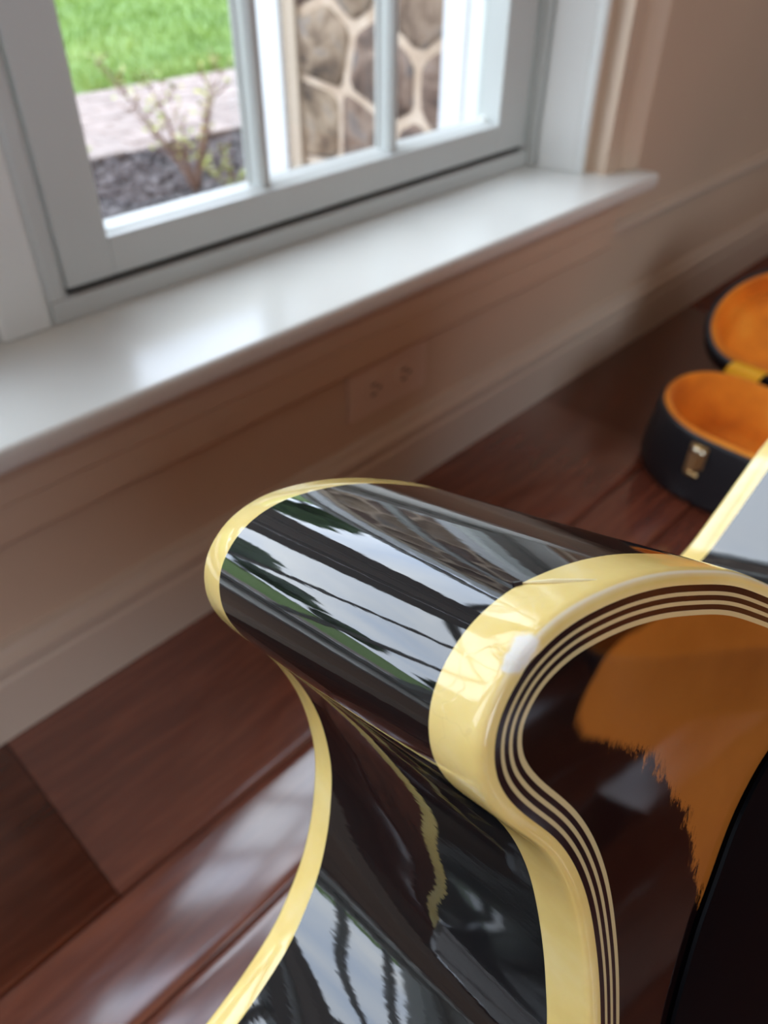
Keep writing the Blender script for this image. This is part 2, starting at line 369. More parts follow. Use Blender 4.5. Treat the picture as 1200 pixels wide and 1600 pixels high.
# shrub: thin brown stems with sparse small leaves
M_stem = Mat('shrub_bark', (.20,.12,.09), .8).m
lf = Mat('shrub_leaf', (.3,.35,.08), .6); lf.ramp(lf.noise(lf.coord(), 14, 2), [(.35,(.16,.22,.05)),(.55,(.33,.34,.08)),(.7,(.36,.16,.08))])
M_leaf = lf.m
def shrub(name, base, h, nst, spread, label, leafn, lean=(0,0), seed=1, mat=None):
    r = random.Random(seed); e = empty(name, base); tag(e, label, 'shrub'); tips = []
    lv = MB()
    def leaf(p, s):
        a = r.uniform(0, 6.28); u = Vector((math.cos(a), math.sin(a), r.uniform(-.2,.7))).normalized(); w_ = u.cross(Vector((r.uniform(-1,1), r.uniform(-1,1), 1))).normalized()*s*.33
        p = Vector(p); lv.add([p, p+u*s*.5+w_, p+u*s, p+u*s*.5-w_], [(0,1,2,3)])
    for i in range(nst):
        a = r.uniform(0, 6.28); d = Vector((math.cos(a)*spread + lean[0], math.sin(a)*spread + lean[1], 1)); hh = h*r.uniform(.65, 1)
        pts = [Vector((0,0,-.02))]; 
        for q in range(1, 7): pts.append(Vector((d.x*(q/6)**1.2*hh, d.y*(q/6)**1.2*hh, hh*q/6)) + Vector((r.uniform(-1,1), r.uniform(-1,1), 0))*.012)
        st = MB().tube(pts, [.006*(1-q/8) for q in range(7)], 5)
        for q in range(2, 7):
            for _ in range(2):
                b2 = pts[q]; e2 = b2 + Vector((r.uniform(-1,1), r.uniform(-1,1), r.uniform(.4,1.2))).normalized()*h*r.uniform(.10,.22)
                m2 = (b2+e2)/2 + Vector((r.uniform(-1,1), r.uniform(-1,1), 0))*.01
                st.tube([b2, m2, e2], [.003,.002,.0012], 4)
                for _k in range(leafn):
                    t = r.random(); leaf(b2.lerp(e2, .3+.7*t) + Vector((r.uniform(-1,1), r.uniform(-1,1), r.uniform(-1,1)))*.015, r.uniform(.018,.035))
        st.obj('stem', M_stem, e, True)
    mesh('foliage', lv.v, lv.f, mat or M_leaf, e)
    return e
shrub('shrub', (1.80, 2.80, GZ-.005), .46, 10, .50, 'sparse twiggy shrub in the mulch outside the left pane', 2, (-.12, .12), 5)
ly = Mat('yellow_green_leaf', (.20,.22,.045), .6).m
shrub('low_shrub', (1.86, 2.62, GZ-.005), .17, 4, .8, 'low yellow green plant in the mulch below the twiggy shrub', 4, (0,0), 9, ly)
shrub('seedling', (1.66, 3.44, GZ-.005), .07, 3, .5, 'tiny bright green seedling at the edge of the brick path', 3, (0,0), 11, ly)

# stone wing of the house, its face at X = 1.8 with raised cream mortar
mo = Mat('cream_mortar', (.62,.47,.35), .9); mo.ramp(mo.noise(mo.coord(), 14, 4), [(.3,(.33,.24,.17)),(.7,(.46,.37,.29))]); mo.bump(mo.noise(mo.coord(), 80, 4), .5, .004); M_mort = mo.m
sm = Mat('fieldstone', (.3,.22,.18), .85); sv = sm.coord(rnd=True)
sc_ = sm.ramp(sm.noise(sv, 7, 7, .65, .6), [(.32,(.022,.013,.010)),(.44,(.085,.052,.036)),(.54,(.165,.112,.082)),(.64,(.09,.080,.078)),(.76,(.19,.11,.075))], None)
oi = sm.n('ObjectInfo'); hs = sm.n('HueSaturation'); sm.l(sc_, hs.inputs['Color']); sm.l(sm.math('MULTIPLY_ADD', oi.outputs['Random'], .7, .75), hs.inputs['Value']); sm.l(sm.math('MULTIPLY_ADD', oi.outputs['Random'], .04, .48), hs.inputs['Hue']); sm.l(hs.outputs[0], sm.b.inputs['Base Color'])
sm.bump(sm.noise(sv, 16, 5), .8, .02); M_stone = sm.m
WX = 1.80
wing = tag(MB().box(WX, 5.0, .82, 2.30, GZ-.3, 2.6).obj('wall_wing', M_mort), kind='structure')
ya, yb, za, zb = 1.30, 2.14, GZ, 2.2
rs = random.Random(21); pts = []
gy_, gz_ = .27, .225
for j in range(-1, int((zb-za)/gz_)+2):
    for i in range(-1, int((yb-ya)/gy_)+2):
        pts.append((ya+(i+.5+(j%2)*.5)*gy_+rs.uniform(-.065,.065), za+(j+.5)*gz_+rs.uniform(-.055,.055)))
def clip(poly, p, q):
    mx_, mz_ = (p[0]+q[0])/2, (p[1]+q[1])/2; nx_, nz_ = q[0]-p[0], q[1]-p[1]; out = []
    d = lambda a: (a[0]-mx_)*nx_ + (a[1]-mz_)*nz_
    for i in range(len(poly)):
        a, b_ = poly[i], poly[(i+1) % len(poly)]; da, db = d(a), d(b_)
        if da <= 0: out.append(a)
        if da*db < 0: t = da/(da-db); out.append((a[0]+(b_[0]-a[0])*t, a[1]+(b_[1]-a[1])*t))
    return out
ns = 0
for p in pts:
    poly = [(ya,za),(yb,za),(yb,zb),(ya,zb)]
    for q in pts:
        if q != p and abs(q[0]-p[0]) < .7 and abs(q[1]-p[1]) < .7: poly = clip(poly, p, q)
        if len(poly) < 3: break
    if len(poly) < 3: continue
    c = (sum(a[0] for a in poly)/len(poly), sum(a[1] for a in poly)/len(poly))
    if min(math.hypot(a[0]-c[0], a[1]-c[1]) for a in poly) < .025: continue
    # inset by the joint, then chaikin-round once
    ins = []
    for a in poly:
        L = math.hypot(a[0]-c[0], a[1]-c[1]); f_ = max(.3, (L-.014)/L); ins.append((c[0]+(a[0]-c[0])*f_, c[1]+(a[1]-c[1])*f_))
    rd = []
    for i in range(len(ins)):
        a, b_ = ins[i], ins[(i+1) % len(ins)]; rd += [(a[0]*.88+b_[0]*.12, a[1]*.88+b_[1]*.12), (a[0]*.12+b_[0]*.88, a[1]*.12+b_[1]*.88)]
    n = len(rd); vs = []; bul = rs.uniform(.004,.012)
    for (f_, h) in ((1.0, -.004), (.97, .004), (.80, bul)):
        vs += [(-h - WX*0 + rs.uniform(-.002,.002), (a[0]-c[0])*f_, (a[1]-c[1])*f_) for a in rd]
    vs.append((-bul*1.1, 0, 0))
    fs = [(r_*n+i, r_*n+(i+1) % n, (r_+1)*n+(i+1) % n, (r_+1)*n+i) for r_ in range(2) for i in range(n)] + [(2*n+i, 2*n+(i+1) % n, 3*n) for i in range(n)]
    o = mesh('stone', vs, [f_[::-1] for f_ in fs], M_stone, wing, True); o.location = (WX, c[0], c[1]); ns += 1
print('stones', ns)
# raised mortar beads would sit proud in the joints: rim boards of the wing
tag(MB().box(WX-.035, WX, 2.165, 2.335, GZ, 2.6).obj('trim_4', M_ext), kind='structure')
tag(MB().box(WX-.020, WX, 2.105, 2.165, GZ, 2.6).obj('trim_6', painted('cream_exterior_trim', (.36,.29,.22), .6)), kind='structure')
tag(MB().box(WX-.05, WX, .82, 1.40, GZ, 2.6).box(WX-.065, WX, 1.40, 1.435, GZ, 2.6).box(WX-.04, WX, 1.435, 1.495, GZ, 2.6).obj('trim_5', M_ext), kind='structure')
wr = Mat('wing_roof_shingle', (.08,.08,.085), .9).m
tag(MB().prism([(1.5,2.6),(5.3,2.6),(5.3,2.7),(3.4,3.9),(1.5,2.7)], .82, 2.6, 'y').obj('wing_roof', wr), kind='structure')

# trees beyond the lawn (mirrored in the black lacquer)
tm = Mat('tree_leaves', (.03,.07,.02), .9); tm.ramp(tm.noise(tm.coord(), 1.5, 6), [(.35,(.010,.028,.010)),(.65,(.045,.085,.025))]); tm.bump(tm.noise(tm.coord(), 5, 4), 1, .3); M_tree = tm.m
M_bark = Mat('tree_bark', (.06,.045,.035), .9).m
for i in range(22):
    j = i % 11; bk = i // 11
    x = -27 + j*7.4 + bk*3.7; y = 35 + (1.5 if j % 2 else -1.5) + bk*10; H = [7.5,5.2,8.6,4.6,6.4,8.0,5.0,7.0,4.4,8.2,6.0][(j*3+bk) % 11] + bk*1.5; Wd = [2.9,2.6,3.0,2.5,3.1,2.8,2.7,3.1,2.4,3.0,2.8][j]
    t = empty('tree', (x, y, GZ)); tag(t, 'dark green leafy tree at the far edge of the lawn', 'tree', group='trees at the far edge of the lawn')
    MB().tube([(0,0,-.1),(.1,0,H*.3),(0,.1,H*.7)], [.28,.2,.1], 8).obj('trunk', M_bark, t, True)
    bm = bmesh.new(); bmesh.ops.create_icosphere(bm, subdivisions=4, radius=1)
    for q in bm.verts:
        d = q.co.normalized(); f_ = .9 + .22*noise.noise(d*2.2+Vector((i*7,0,0))) + .18*noise.noise(d*6+Vector((0,i*5,0))) + .10*noise.noise(d*15)
        q.co = Vector((d.x*Wd*f_, d.y*Wd*f_, H*.58 + d.z*H*.45*f_))
    me = bpy.data.meshes.new('crown'); bm.to_mesh(me); bm.free(); me.materials.append(M_tree); link(bpy.data.objects.new('crown', me), t)

# ------------------------------------------------------------------ open guitar case on the floor
M_shell = Mat('black_case_vinyl', (.012,.013,.017), .42); M_shell.bump(M_shell.noise(M_shell.coord(), 700, 2), .5, .0006); M_shell = M_shell.m
ln = Mat('orange_plush', (.80,.25,.02), .85, Sheen_Weight=.6, Sheen_Roughness=.4); ln.set('Sheen Tint', (1,.6,.25,1))
ln.ramp(ln.noise(ln.coord(), 16, 5), [(.3,(.60,.15,.004)),(.55,(.86,.25,.008)),(.75,(.92,.34,.025))]); ln.bump(ln.noise(ln.coord(), 900, 2), .5, .001); M_lin = ln.m
M_brass = Mat('brass', (.62,.42,.20), .28, Metallic=1.0).m
M_yel = Mat('yellow_ribbon', (.85,.42,.006), .6).m
def catmull(P, k, closed=True):
    out = []; n = len(P)
    for i in range(n if closed else n-1):
        p0, p1_, p2_, p3 = [Vector(P[j % n] if closed else P[min(max(j,0),n-1)]) for j in (i-1, i, i+1, i+2)]
        for s in range(k):
            t = s/k; out.append(.5*((2*p1_) + (p2_-p0)*t + (2*p0-5*p1_+4*p2_-p3)*t*t + (3*p1_-p0-3*p2_+p3)*t**3))
    if not closed: out.append(Vector(P[-1]))
    return out
def resample(P, n):
    L = [0.]
    for i in range(len(P)): L.append(L[-1] + (P[(i+1) % len(P)]-P[i]).length)
    out = []; j = 0
    for i in range(n):
        d = L[-1]*i/n
        while L[j+1] < d: j += 1
        out.append(P[j].lerp(P[(j+1) % len(P)], (d-L[j])/max(L[j+1]-L[j], 1e-9)))
    return out
def smooth(P, it):
    n = len(P)
    for _ in range(it): P = [P[i]*.5 + (P[i-1] + P[(i+1) % n])*.25 for i in range(n)]
    return P
def offset(P, d):                 # inwards for a clockwise-or-not outline: sign settled by area
    n = len(P); A_ = sum(P[i].x*P[(i+1) % n].y - P[(i+1) % n].x*P[i].y for i in range(n)); sg = 1 if A_ > 0 else -1
    out = []
    for i in range(n):
        t = (P[(i+1) % n] - P[i-1]).normalized(); out.append(P[i] + Vector((-t.y, t.x))*d*sg)
    return out
CP = [(.857,.255),(.861,.290),(.876,.322),(.905,.352),(.945,.369),(.985,.369),(1.020,.353),(1.042,.322),(1.046,.285),(1.043,.24),(1.043,.10),(1.045,-.02),(1.07,-.16),(1.14,-.27),(1.175,-.38),(1.155,-.49),(1.115,-.57),(1.125,-.66),(1.18,-.77),(1.19,-.90),(1.12,-1.01),(.95,-1.05),(.78,-1.01),(.71,-.90),(.72,-.77),(.775,-.66),(.785,-.57),(.745,-.49),(.725,-.38),(.76,-.27),(.83,-.16),(.855,-.02),(.857,.10),(.857,.18)]
cout = smooth(resample(catmull(CP, 8), 260), 3)
def shell(name_out, name_in, ring, z_base, z_rim, th, parent, xf, rw=.0045, bulge=.009):
    """open tray: outer skin with floor, inner skin; ring = outer outline; xf maps local to parent space"""
    n = len(ring); inn = offset(ring, th); rr = offset(ring, .006-bulge); r3 = offset(ring, .0015-bulge)
    dz = 1 if z_rim > z_base else -1; V, F = [], []
    def ringv(R, z): V.extend([xf(Vector((p.x, p.y, z))) for p in R])
    cen = lambda R: Vector((sum(p.x for p in R)/n, sum(p.y for p in R)/n))
    for R, z in ((rr, z_base), (r3, z_base+dz*.005), (offset(ring,-bulge), z_base+dz*.012), (offset(ring,-bulge*.6), (z_base+z_rim)/2), (ring, z_rim-dz*.004), (offset(ring,.0015), z_rim), (offset(ring,rw), z_rim)): ringv(R, z)
    for r_ in range(6): F += [(r_*n+i, r_*n+(i+1) % n, (r_+1)*n+(i+1) % n, (r_+1)*n+i) for i in range(n)]
    F.append(tuple(range(n))[::-1])
    o1 = mesh(name_out, V, F, M_shell, parent, True)
    V, F = [], []
    for R, z in ((offset(ring,rw), z_rim), (offset(ring,rw+.0015), z_rim+dz*.0025), (offset(ring, th-.003), z_rim+dz*.003), (inn, z_rim), (offset(ring, th+.001), z_base+dz*.022), (offset(ring, th+.006), z_base+dz*.012), (offset(ring, th+.016), z_base+dz*.010)): ringv(R, z)
    for r_ in range(6): F += [(r_*n+i, r_*n+(i+1) % n, (r_+1)*n+(i+1) % n, (r_+1)*n+i) for i in range(n)]
    F.append(tuple(6*n+i for i in range(n)))
    o2 = mesh(name_in, V, F, M_lin, parent, True)
    for o in (o1, o2):
        bm = bmesh.new(); bm.from_mesh(o.data); bmesh.ops.triangulate(bm, faces=[f for f in bm.faces if len(f.verts) > 4]); bmesh.ops.recalc_face_normals(bm, faces=bm.faces); bm.to_mesh(o.data); bm.free()
    return o1, o2
CO = Vector((.95, -.3, ZF)); case = empty('guitar_case', CO); tag(case, 'open black guitar case with orange plush lining on the floor', 'case')
ZR = -.545
shell('case_body', 'body_lining', cout, ZF, ZR, .013, case, lambda p: p - CO)
HX, HZ, AL = 1.052, ZR+.003, math.radians(136)
def lidxf(p):                                  # the lid turned about the hinge line on the far long side
    dx, dz = p.x - HX, p.z - ZR; c_, s_ = math.cos(AL), math.sin(AL)
    return Vector((HX + dx*c_ + dz*s_, p.y, HZ - dx*s_ + dz*c_)) - CO
lidring = [Vector((HX + (p.x-HX)*.90, p.y+.022)) for p in cout]
# only the straight neck end of the lid clears the hinge; wide bouts bulge past it, so the lid outline is kept on one side
lidring = [Vector((min(p.x, HX-.004), p.y)) for p in lidring]
lidring = smooth(resample(lidring, 260), 2)
shell('case_lid', 'lid_lining', smooth(offset(lidring,-.006),2), ZR+.045, ZR+.002, .017, case, lidxf, .009, .004)
# yellow ribbon between lid and body at the neck end
rb_ = MB(); A_ = [Vector((1.040,.326,ZR+.001)), Vector((1.040,.278,ZR+.001))]; B_ = [Vector((1.056,.318,ZR+.014)), Vector((1.056,.270,ZR+.014))]
Vr = []
for t in range(7):
    s_ = t/6; bow = math.sin(s_*math.pi)*.006
    for q in (0, 1): p = A_[q].lerp(B_[q], s_) + Vector((-bow*.5, 0, bow)); Vr.append(p - CO)
Vr2 = [p + Vector((.0, 0, -.001)) for p in Vr]
F = [(2*t, 2*t+1, 2*t+3, 2*t+2) for t in range(6)] + [(14+2*t, 14+2*t+2, 14+2*t+3, 14+2*t+1) for t in range(6)]
mesh('ribbon', Vr + Vr2, F, M_yel, case, True)
# latch on the near long side
lx = .8545
la = MB().box(lx-.0015, lx+.001, .255, .278, -.598, -.552); la.v = [q-CO for q in la.v]; la = la.obj('latch', M_brass, case); bevel(la, .001)
for nm, z, r_ in (('latch_pin', -.5585, .0035), ('latch_pin', -.5935, .0035)):
    t = MB().tube([(lx-.004, .258, z), (lx-.004, .275, z)], r_, 10); t.v = [q-CO for q in t.v]; t.obj(nm, Mat('pale_brass', (.85,.80,.62), .22, Metallic=1.0).m if z > -.57 else M_brass, la, True)  # upper pin has its highlight put into a paler brass
t = MB().prism([(.2605,-.588),(.2725,-.588),(.2715,-.564),(.2615,-.564)], lx-.005, lx-.0016, 'x'); t.v = [q-CO for q in t.v]; bevel(t.obj('latch_hasp', M_brass, la), .001)
t = MB().tube([(lx-.0052, .2665, -.578),(lx-.0075, .2665, -.578)], .003, 10); t.v = [q-CO for q in t.v]; t.obj('latch_button', M_brass, la)

# ------------------------------------------------------------------ guitar
SC = .12
gu, gv, gn = Vector((.891,-.235,-.389)), Vector((.444,.264,.856)), Vector((-.099,-.935,.340))
gn.normalize(); gu = (gu - gn*gu.dot(gn)).normalized(); gv = gn.cross(gu)
C0 = -.6378
tF, tJ, tK, tL = -.090, 0., .583, .655
FR = [(.47,-1.66),(.59,-1.60),(.70,-1.525),(.80,-1.43),(.88,-1.35),(.945,-1.25),(.985,-1.14),(.997,-1.06),(.991,-.993),(.975,-.936),(.949,-.852),(.917,-.77),(.879,-.69),(.835,-.624),(.791,-.576),(.759,-.550),(.713,-.518),(.673,-.486),(.641,-.450),(.626,-.415),(.620,-.378),(.625,-.345),(.640,-.313),(.661,-.283),(.70,-.252),(.755,-.226),(.847,-.204),(.928,-.196),(1.0,-.196),(1.127,-.205),(1.25,-.233),(1.366,-.266),(1.452,-.301)]
BK = [(.44,-1.62),(.56,-1.55),(.66,-1.47),(.764,-1.364),(.823,-1.293),(.874,-1.216),(.91,-1.125),(.929,-1.055),(.937,-.98),(.937,-.92),(.930,-.835),(.911,-.765),(.879,-.69),(.835,-.624),(.791,-.576),(.759,-.550)] + FR[16:]
REST = [(1.6,-.37),(1.8,-.452),(2.0,-.485),(2.15,-.465),(2.285,-.400),(2.429,-.263),(2.55,-.138),(2.68,-.012),(2.95,.19),(3.3,.38),(3.8,.48),(4.3,.36),(4.7,0),(4.95,-.7),(5.05,-1.7),(4.9,-2.75),(4.45,-3.5),(3.85,-3.83),(3.3,-3.72),(2.8,-3.42),(2.4,-3.1),(2.1,-2.92),(1.8,-2.93),(1.45,-3.06),(1.15,-3.03),(.88,-2.80),(.70,-2.50),(.52,-2.2),(.42,-1.98),(.40,-1.75)]
def gpt(u_, v_, t_): return gu*u_ + gv*v_ + gn*(C0 - t_)
# bring the lowest bout exactly down to the floor
low = min((gpt(p[0], p[1], t_)*SC).z for p in REST for t_ in (tF, tL)); dv = (ZF + .0006 - low)/SC/gv.z
REST = [(p[0], p[1] + (dv * max(0, min(1, (-p[1]-1.9)/1.4)))) for p in REST]
G0 = gpt(3.85, -3.83 + dv, tL)
guitar = bpy.data.objects.new('guitar', None); link(guitar)
guitar.empty_display_size = .05
GM = Matrix((gu, gv, gn)).transposed().to_4x4(); GM.translation = G0*SC; guitar.matrix_world = GM
tag(guitar, 'glossy black sided guitar with cream binding and sunburst top beside the window', 'guitar')
L0 = Vector((3.85, -3.83+dv, C0-tL))
def loc(u_, v_, t_): return (Vector((u_, v_, C0 - t_)) - L0)*SC
NK = 6; n0 = len(FR)*NK
F_d = catmull(FR+REST, NK); B_d = catmull(BK+REST, NK)
# shared arc-length resampling taken from the front outline, applied to both
LEN = [0.]
for i in range(len(F_d)): LEN.append(LEN[-1] + (F_d[(i+1) % len(F_d)]-F_d[i]).length)
stops = []; d = 0.
iv0, iv1 = LEN[0], LEN[(len(FR)+9)*NK]
while d < LEN[-1]-.004:
    stops.append(d); d += .010 if d < iv1 else .035
FO, BO = [], []; j = 0
for d in stops:
    while LEN[j+1] < d: j += 1
    t = (d-LEN[j])/max(LEN[j+1]-LEN[j], 1e-9); FO.append(F_d[j].lerp(F_d[(j+1) % len(F_d)], t)); BO.append(B_d[j].lerp(B_d[(j+1) % len(B_d)], t))
FO, BO = smooth(FO, 10), smooth(BO, 10); NG = len(FO); print('outline', NG)
def inset(P, d): return smooth(offset(P, d), 3) if d > .01 else offset(P, d)
def rings(name, spec, mat, smoothsh=True, parent=guitar, cap=None, close=False):
    """spec: list of (outline, t)"""
    V = []; 
    for R, t_ in spec: V += [loc(p.x, p.y, t_) for p in R]
    F = [(r_*NG+i, r_*NG+(i+1) % NG, (r_+1)*NG+(i+1) % NG, (r_+1)*NG+i) for r_ in range(len(spec)-1) for i in range(NG)]
    o = mesh(name, V, F, mat, parent, smoothsh)
    bm = bmesh.new(); bm.from_mesh(o.data); bmesh.ops.recalc_face_normals(bm, faces=bm.faces); bm.to_mesh(o.data); bm.free()
    return o
def mixo(a, b, s): return [p.lerp(q, s) for p, q in zip(a, b)]

def gcoord(m):       # plane units of the guitar outline
    return m.coord((1/SC, 1/SC, 1/SC), tuple(L0))
# black lacquer
bl = Mat('black_lacquer', (.006,.006,.007), .03, IOR=1.7)
vg = gcoord(bl); bl.bump(bl.noise(bl.coord((1,1,.12)), 900, 2), .05, .0002); bl.bump(bl.noise(bl.coord(), 60, 2), .04, .0008); M_black = bl.m
# aged celluloid
yb_ = Mat('aged_cream_binding', (.85,.66,.25), .10, IOR=1.55, Subsurface_Weight=.15, Subsurface_Radius=(.4,.25,.08), Subsurface_Scale=.004)
vg = gcoord(yb_); nb_ = yb_.noise(vg, 3.5, 4, .6)
cy = yb_.ramp(nb_, [(.3,(.74,.52,.155)),(.55,(.84,.65,.24)),(.75,(.88,.73,.36))], None)
def dist_to(m, vec, p, sc=(1,1,1)):
    s_ = m.n('VectorMath', operation='SUBTRACT'); m.l(vec, s_.inputs[0]); s_.inputs[1].default_value = p
    k_ = m.n('VectorMath', operation='MULTIPLY'); m.l(s_.outputs[0], k_.inputs[0]); k_.inputs[1].default_value = sc
    l_ = m.n('VectorMath', operation='LENGTH'); m.l(k_.outputs[0], l_.inputs[0]); return l_.outputs['Value']
CHIP = Vector((.664,-.276,C0+.084))
dc = dist_to(yb_, vg, CHIP, (.9,.9,1.15)); dcn = yb_.math('MULTIPLY_ADD', yb_.noise(vg, 32, 4), .034, dc)
chipm = yb_.ramp(dcn, [(.041,(1,1,1)),(.0435,(0,0,0))], None)
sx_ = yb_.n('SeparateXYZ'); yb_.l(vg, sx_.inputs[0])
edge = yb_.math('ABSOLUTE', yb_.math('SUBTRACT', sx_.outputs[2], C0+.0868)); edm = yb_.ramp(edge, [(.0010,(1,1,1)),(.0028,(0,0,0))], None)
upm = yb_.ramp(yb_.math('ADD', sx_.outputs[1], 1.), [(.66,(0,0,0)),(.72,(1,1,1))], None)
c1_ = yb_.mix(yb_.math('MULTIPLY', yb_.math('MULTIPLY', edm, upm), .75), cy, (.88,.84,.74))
c2 = yb_.mix(chipm, c1_, (.80,.78,.72))
# crazing cracks around the chip
vo = yb_.n('TexVoronoi', feature='DISTANCE_TO_EDGE'); vo.inputs['Scale'].default_value = 16
dd = yb_.n('VectorMath', operation='MULTIPLY_ADD'); 
nn = yb_.n('TexNoise'); nn.inputs['Scale'].default_value = 12; yb_.l(vg, nn.inputs['Vector']); yb_.l(nn.outputs[1], dd.inputs[0]); dd.inputs[1].default_value = (.12,.12,.12); yb_.l(vg, dd.inputs[2])
yb_.l(dd.outputs[0], vo.inputs['Vector'])
near = yb_.ramp(dist_to(yb_, vg, (.64,-.31,C0-.04)), [(.10,(1,1,1)),(.19,(0,0,0))], None)
line = yb_.ramp(vo.outputs[0], [(.0,(1,1,1)),(.012,(0,0,0))], None)
crk = yb_.math('MULTIPLY', line, near)
c3 = yb_.mix(yb_.math('MULTIPLY', crk, .22), c2, (.50,.36,.14))
yb_.l(c3, yb_.b.inputs['Base Color'])
yb_.l(yb_.math('MULTIPLY_ADD', chipm, .4, .09), yb_.b.inputs['Roughness'])
yb_.bump(crk, .15, -.0002); yb_.bump(yb_.noise(vg, 8, 2), .22, .0006); yb_.bump(yb_.noise(vg, 60, 2), .05, .0003)
M_bind = yb_.m
M_pw = Mat('cream_purfling', (.60,.49,.25), .12, Coat_Weight=.5).m
M_pb = Mat('dark_purfling', (.012,.006,.008), .10, IOR=1.5).m
M_refl = Mat('black_pickguard', (.002,.002,.003), .30, IOR=1.12, Specular_IOR_Level=.2).m  # flat black for the plate that imitates a dark reflection

# binding: side strip, rounded corner, front face; chipped by displacing the corner near CHIP
bo = rings('front_binding', [(mixo(FO,BO,.0),.0), (FO,-.03), (FO,-.070), (offset(FO,.0008),-.079), (offset(FO,.003),-.0855), (offset(FO,.0065),-.0895), (offset(FO,.012),-.0908), (inset(FO,.0225),tF)], M_bind)
for q in bo.data.vertices:
    p = q.co/SC + L0; d = (p - CHIP).length
    if d < .034:
        s_ = 1 - d/.034; q.co += (Vector((.55,-.35,-.75)).normalized())*SC*.008*min(1, s_*1.6)
# small crack on the corner
cr = MB(); 
cr.tube([loc(.752,-.2262,-.002), loc(.778,-.2185,-.028), loc(.805,-.2135,-.050), loc(.845,-.2075,-.074)], [.0001,.00045,.0004,.0001], 6)
cr.obj('crack', Mat('pale_crack', (.90,.80,.50), .3).m, bo)
nk = MB().tube([loc(.742,-.2300,.004), loc(.752,-.2265,-.001)], [.0005,.0004], 6); nk.obj('nick', M_pb, bo)

rings('side', [(mixo(FO,BO,s_), tJ + (tK-tJ)*s_) for s_ in [i/10 for i in range(11)]], M_black)
rings('back_binding', [(BO,tK), (BO,tL-.008), (offset(BO,.004),tL), (offset(BO,.03),tL+.002)], M_bind)
# purfling: black / white / black / white / black / white rings flush with the top
offs = [.0225,.0325,.0383,.0462,.0522,.0602,.0680]
O_ = [inset(FO, d) for d in offs]
for i in range(6):
    nm = 'purfling_line'; o = rings(nm, [(O_[i], tF-.0002*(i % 2)), (O_[i+1], tF-.0002*(i % 2))], M_pb if i % 2 == 0 else M_pw)
    tag(o, 'dark purfling line' if i % 2 == 0 else 'cream purfling line')

# top: polar grid storing distance to the border of the painted amber reflection
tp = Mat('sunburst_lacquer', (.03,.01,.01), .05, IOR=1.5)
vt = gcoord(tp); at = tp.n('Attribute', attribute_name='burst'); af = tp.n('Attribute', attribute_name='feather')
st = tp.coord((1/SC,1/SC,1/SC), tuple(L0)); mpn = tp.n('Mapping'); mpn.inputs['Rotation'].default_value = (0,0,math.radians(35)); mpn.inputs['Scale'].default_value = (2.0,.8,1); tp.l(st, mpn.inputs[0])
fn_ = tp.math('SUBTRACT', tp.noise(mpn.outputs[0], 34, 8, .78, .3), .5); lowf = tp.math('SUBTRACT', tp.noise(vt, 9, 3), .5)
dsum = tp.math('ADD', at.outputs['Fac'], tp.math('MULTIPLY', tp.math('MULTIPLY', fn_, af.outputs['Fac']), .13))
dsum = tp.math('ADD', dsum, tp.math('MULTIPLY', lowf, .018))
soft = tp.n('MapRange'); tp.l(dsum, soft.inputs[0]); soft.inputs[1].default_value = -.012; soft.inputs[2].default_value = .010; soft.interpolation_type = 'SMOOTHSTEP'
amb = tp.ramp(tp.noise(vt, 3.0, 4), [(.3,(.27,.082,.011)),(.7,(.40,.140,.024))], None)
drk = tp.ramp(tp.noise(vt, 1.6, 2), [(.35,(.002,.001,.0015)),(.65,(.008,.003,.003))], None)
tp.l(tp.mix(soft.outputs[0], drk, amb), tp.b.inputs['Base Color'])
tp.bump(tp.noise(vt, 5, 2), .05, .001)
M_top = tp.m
AMB = [(.930,-.262),(.846,-.291),(.812,-.33),(.797,-.371),(.805,-.403),(.873,-.430),(.973,-.468),(1.063,-.541),(1.129,-.605),(1.182,-.70),(1.25,-.83),(1.33,-1.1),(1.6,-1.4),(2.2,-1.9),(2.6,-2.6),(3.4,-3.1),(4.2,-2.9),(4.5,-1.7),(4.2,-.5),(3.5,.0),(2.9,-.2),(2.4,-.6),(1.9,-.72),(1.6,-.6),(1.5,-.45),(1.48,-.375),(1.36,-.30),(1.2,-.255),(1.05,-.235)]  # case lining reflection painted as amber, joined to the burst's centre
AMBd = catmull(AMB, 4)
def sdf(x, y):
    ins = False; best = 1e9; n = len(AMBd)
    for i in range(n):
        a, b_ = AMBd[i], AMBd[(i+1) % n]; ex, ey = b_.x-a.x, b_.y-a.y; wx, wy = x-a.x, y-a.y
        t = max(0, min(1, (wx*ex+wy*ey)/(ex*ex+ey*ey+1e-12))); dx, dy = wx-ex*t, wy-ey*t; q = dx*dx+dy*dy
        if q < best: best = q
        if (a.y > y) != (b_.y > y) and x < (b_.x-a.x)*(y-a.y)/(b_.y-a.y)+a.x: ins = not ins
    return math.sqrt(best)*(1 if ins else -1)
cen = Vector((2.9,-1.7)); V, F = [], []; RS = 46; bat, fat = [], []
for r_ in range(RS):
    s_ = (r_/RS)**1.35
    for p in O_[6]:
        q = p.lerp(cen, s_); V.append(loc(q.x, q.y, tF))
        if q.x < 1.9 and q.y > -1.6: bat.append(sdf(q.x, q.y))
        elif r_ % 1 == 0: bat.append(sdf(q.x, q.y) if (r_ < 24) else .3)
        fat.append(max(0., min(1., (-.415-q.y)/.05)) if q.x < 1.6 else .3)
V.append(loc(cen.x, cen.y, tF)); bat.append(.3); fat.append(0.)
for r_ in range(RS-1): F += [(r_*NG+i, r_*NG+(i+1) % NG, (r_+1)*NG+(i+1) % NG, (r_+1)*NG+i) for i in range(NG)]
F += [((RS-1)*NG+i, (RS-1)*NG+(i+1) % NG, RS*NG) for i in range(NG)]
top = mesh('top', V, F, M_top, guitar, True)
